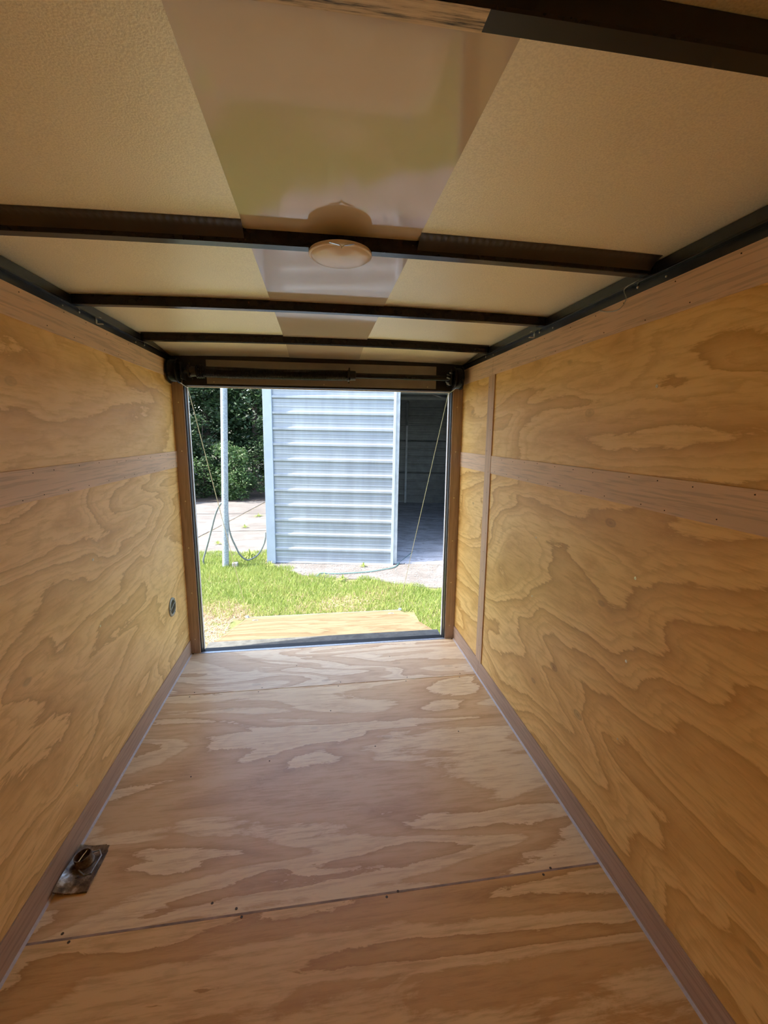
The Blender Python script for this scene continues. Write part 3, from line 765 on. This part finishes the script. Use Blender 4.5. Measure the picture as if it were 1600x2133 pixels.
# ---------------------------------------------------------------- blades, leaves (numpy clouds)
R = np.random.RandomState(11)
def cloud(name, mat, V, tint, parent=None, k=3):
    """V: (n, k, 3) polygons; tint per polygon"""
    n = V.shape[0]; me = bpy.data.meshes.new(name)
    me.vertices.add(n*k); me.vertices.foreach_set('co', V.reshape(-1).astype(np.float32))
    me.loops.add(n*k); me.loops.foreach_set('vertex_index', np.arange(n*k, dtype=np.int32))
    me.polygons.add(n); me.polygons.foreach_set('loop_start', np.arange(0, n*k, k, dtype=np.int32))
    me.update(calc_edges=True)
    a = me.attributes.new('tint', 'FLOAT', 'POINT'); a.data.foreach_set('value', np.repeat(tint, k).astype(np.float32))
    me.materials.append(M[mat])
    o = bpy.data.objects.new(name, me); COL.objects.link(o)
    if parent: o.parent = parent
    return o
def vnoise(x, y, s, seed):
    r = np.random.RandomState(seed); g = r.rand(64, 64); x = x*s+17.3; y = y*s+9.1
    xi = np.floor(x).astype(int); yi = np.floor(y).astype(int); fx = x-xi; fy = y-yi
    fx = fx*fx*(3-2*fx); fy = fy*fy*(3-2*fy)
    g_ = lambda a, b: g[a % 64, b % 64]
    return (g_(xi, yi)*(1-fx)+g_(xi+1, yi)*fx)*(1-fy)+(g_(xi, yi+1)*(1-fx)+g_(xi+1, yi+1)*fx)*fy
def poly_mask(x, y, P):
    c = np.zeros(len(x), bool); n = len(P)
    for i in range(n):
        (x1, y1), (x2, y2) = P[i], P[i-1]
        if y1 == y2: continue
        c ^= ((y1 > y) != (y2 > y)) & (x < (x2-x1)*(y-y1)/(y2-y1)+x1)
    return c
def blades(n, x0, x1, y0, y1, hmin, hmax, w, dry=False):
    x = R.uniform(x0, x1, n); y = R.uniform(y0, y1, n)
    nb = vnoise(x, y, 2.2, 3)*.5+vnoise(x, y, 6, 4)*.3+vnoise(x, y, 15, 5)*.2
    gx = x+.22*(vnoise(x, y, 5, 8)-.5); gy = y+.3*(vnoise(x, y, 6, 9)-.5)
    m = ~poly_mask(gx, gy, GRAV) & (gy < 7.55-.04*x)
    m &= ~((x > 0) & (y > 6.82-.176*x-.05))
    m &= ~((x > -.1) & (x < 1.9) & (y < 4.66))
    d1 = np.exp(-(((x+.32)/.72)**2+((y-4.05)/.72)**2)); d2 = .75*np.exp(-(((x-1.15)/.42)**2+((y-5.0)/.28)**2))
    dry_f = np.clip(1.55*d1+d2+1.1*(nb-.5), 0, 1)
    m &= (R.rand(n) < (np.clip(dry_f*1.6-.05, 0, 1) if dry else np.clip(1.25-dry_f*1.25, .06, 1)))
    x, y, nb, dry_f = x[m], y[m], nb[m], dry_f[m]; n = len(x)
    a = R.uniform(0, 2*np.pi, n); h = R.uniform(hmin, hmax, n)*(.6+.8*nb)
    lean = R.uniform(.1, .9, n) if not dry else R.uniform(2.5, 6, n); b = R.uniform(0, 2*np.pi, n)
    zb = np.full(n, GZ-.014)
    V = np.zeros((n, 3, 3)); V[:, 0] = np.stack([x-w*np.cos(a), y-w*np.sin(a), zb], 1); V[:, 1] = np.stack([x+w*np.cos(a), y+w*np.sin(a), zb], 1)
    if dry: h = h*.35
    V[:, 2] = np.stack([x+h*lean*np.cos(b), y+h*lean*np.sin(b), zb+h], 1)
    if dry: V[:, :, 2] += R.uniform(.004, .02, n)[:, None]
    return V, np.clip(R.rand(n)*.62+dry_f*.45, 0, 1)
V1, t1 = blades(150000, -2.2, 3.4, 3.0, 7.6, .035, .075, .0035)
V2, t2 = blades(60000, -6, 6, 2.6, 7.6, .035, .075, .006)
tag(cloud('lawn_grass', 'grass', np.concatenate([V1, V2]), np.concatenate([t1, t2])), 'bright green short lawn grass outside the opening', 'grass', kind='stuff')
V3, t3 = blades(60000, -2.2, 2.6, 3.0, 6.0, .03, .06, .003, True)
tag(cloud('straw_litter', 'straw', V3, R.rand(len(V3))), 'pinkish brown dry straw litter beside the ramp\'s left side', 'straw', kind='stuff')

def leaves(n, centers, radii, size, flat=.8):
    """leaf quads (rhombs) spread in the outer shells of many small blobs"""
    k = R.randint(0, len(centers), n); d = R.normal(size=(n, 3)); d /= np.linalg.norm(d, axis=1)[:, None]
    p = centers[k]+d*radii[k][:, None]*(R.uniform(.35, 1, n)**.6)[:, None]*np.array([1, 1, flat])
    p[:, 2] = np.maximum(p[:, 2], GZ+.02)
    u = R.normal(size=(n, 3)); u[:, 2] *= .5; u /= np.linalg.norm(u, axis=1)[:, None]
    v = np.cross(u, R.normal(size=(n, 3))+np.array([0, 0, 1.2])); v /= np.linalg.norm(v, axis=1)[:, None]
    s = size*R.uniform(.6, 1.3, n)[:, None]
    V = np.stack([p-u*s, p-v*s*.42, p+u*s, p+v*s*.42], 1)
    return V, R.rand(n)*.98
def blobs(n, cx, cy, z0, z1, rx, ry, r0, r1):
    t = R.rand(n); a = R.uniform(0, 6.283, n); q = np.sqrt(R.rand(n))
    prof = np.sin(np.pi*np.clip(.12+.80*t, 0, 1))**.6
    return np.stack([cx+rx*q*np.cos(a)*prof, cy+ry*q*np.sin(a)*prof, z0+(z1-z0)*t], 1), R.uniform(r0, r1, n)
def tree(name, label, cat, x, y, h, zc, rx, nb, nl, size, mat, trunk_r, lean=0.0, group=None):
    t = tag(empty(name, (x, y, GZ)), label, cat, group)
    pts = [(0, 0, -.05), (lean*.3, .03, h*.3), (lean*.6, -.03, h*.6), (lean, 0, h*.92)]
    MB().tube(smooth_path(pts, 4), [trunk_r*(1-.75*i/12) for i in range(13)], 9).build('trunk', 'bark', t, True)
    for k in range(5):
        a = k*2.4; z = max(.3, zc)+(h-max(.3, zc))*(.1+.15*k)
        MB().tube([(lean*z/h, 0, z), (lean*z/h+.45*rx*math.cos(a), .45*rx*math.sin(a), z+.35*rx), (lean*z/h+.8*rx*math.cos(a), .8*rx*math.sin(a), z+.6*rx)], [trunk_r*.35, trunk_r*.2, trunk_r*.08], 6).build('branch', 'bark', t, True)
    C, r = blobs(nb, lean*.6, 0, zc, h, rx, rx*.8, .22*rx, .42*rx)
    V, tt = leaves(nl, C, r, size); V[:, :, 2] = np.maximum(V[:, :, 2], .02)
    f = cloud('foliage', mat, V, tt, t, 4); f['kind'] = 'stuff'
    return t
# understory shrubs at the far edge of the pad
for (x, y, h, rx, lab, mat, nl) in (
    (-3.9, 13.6, 2.0, 1.0, 'rounded green shrub left of the steel pole at the pad\'s far edge', 'leaf_mid', 9000),
    (-1.75, 13.9, 1.5, .95, 'low green shrub between the steel pole and the shed', 'leaf_mid', 8000),
    (-2.75, 14.4, 2.6, .9, 'loose leafy shrub behind the steel pole', 'leaf_dark', 8000),
    (-5.9, 13.6, 2.3, 1.2, 'wide shrub left of the rounded shrub, hidden behind the left jamb', 'leaf_mid', 5000),
    (-.2, 14.6, 2.6, 1.1, 'tall shrub tucked behind the shed\'s back corner', 'leaf_dark', 5000)):
    tree('shrub', lab, 'shrub', x, y, h, .15, rx, 34, nl, .045, mat, .03, .1)
for (x, y, h, zc, rx, lab, mat, nl, tr) in (
    (-4.6, 15.4, 6.5, 1.4, 1.8, 'leafy tree with bright sunlit leaves at the opening\'s upper left', 'leaf_mid', 14000, .10),
    (-3.05, 16.2, 8.0, 1.8, 1.9, 'dark trunked tree just left of the steel pole', 'leaf_dark', 14000, .16),
    (-1.4, 15.9, 7.0, 1.3, 1.8, 'dark leafy tree between the steel pole and the shed wall', 'leaf_dark', 14000, .12),
    (-6.8, 16.0, 7.5, 1.2, 2.2, 'dark tree hidden left of the opening', 'leaf_dark', 9000, .14),
    (.6, 17.0, 7.5, 1.2, 2.2, 'dark tree standing behind the shed', 'leaf_dark', 7000, .14)):
    tree('tree', lab, 'tree', x, y, h, zc, rx, 60, nl, .075, mat, tr, .25)
n = 0
for x in (-11, -8.2, -5.4, -2.8, -.2, 2.6):
    tree('background_tree', 'dense dark tree deep in the woods, ' + ('far left of the pad', 'left of the opening\'s view', 'behind the leafy sunlit tree', 'straight behind the steel pole', 'behind the shed\'s left corner', 'behind the shed\'s middle')[n], 'tree', x, 19.5+(n % 2)*1.2, 8.5, .0, 2.5, 60, 9000, .17, 'leaf_dark', .2, .2, 'dark trees filling the woods behind the pad'); n += 1
tag(slab('leaf_litter', 'bark', None, [(-14, 13.5), (-2, 13.3), (8, 13.6), (8, 23), (-14, 23)], GZ-.02, GZ+.02), kind='structure')

# weeds in the pad joints and by the shed foot
def weed(x, y, n, size, lab, h=.10):
    t = tag(empty('weed', (x, y, GZ)), lab, 'weed')
    a = R.uniform(0, 6.283, n); q = R.uniform(.0, 1, n)
    V = np.zeros((n, 4, 3)); tip = np.stack([np.cos(a)*size*q, np.sin(a)*size*q, h*R.uniform(.1, 1, n)*(1.1-q)], 1)
    base = np.stack([np.cos(a)*.012, np.sin(a)*.012, np.zeros(n)], 1); mid = (base+tip)*.5+np.array([0, 0, h*.2]); w = np.stack([-np.sin(a), np.cos(a), np.zeros(n)], 1)*.006
    V[:, 0] = base; V[:, 1] = mid-w; V[:, 2] = tip; V[:, 3] = mid+w
    f = cloud('weed_leaves', 'weed', V, R.rand(n), t, 4); f['kind'] = 'stuff'
    b = MB(); b.tube([(0,0,-.01), (.004,0,h*.35), (.0,.004,h*.7)], .003, 5).build('weed_stem', 'weed', t)
weed(-.73, 9.5, 40, .16, 'small weed in the pad joint, halfway up its diagonal crack')
weed(-.61, 10.8, 60, .22, 'yellow-green weed at the far end of the pad\'s diagonal crack')
weed(-.98, 8.1, 40, .14, 'small yellow weed on the pad just left of the steel pole')
weed(-.28, 7.15, 110, .20, 'leafy green weed where the grey hose meets the grass', .16)
weed(.10, 6.62, 50, .12, 'grassy weed tuft at the foot of the shed\'s left corner', .12)
weed(1.50, 6.42, 40, .09, 'small tuft growing at the foot of the shed wall by the teal hose', .10)
weed(1.15, 5.3+.55, 50, .12, 'green tuft at the gravel edge nearest the ramp', .09)
for a_, b_ in (((-.63, 10.8), (-.86, 8.6)), ((-.86, 8.6), (-.20, 8.45)), ((-.86, 8.6), (-2.6, 8.75)), ((-.2, 8.45), (.02, 8.4))):
    pass
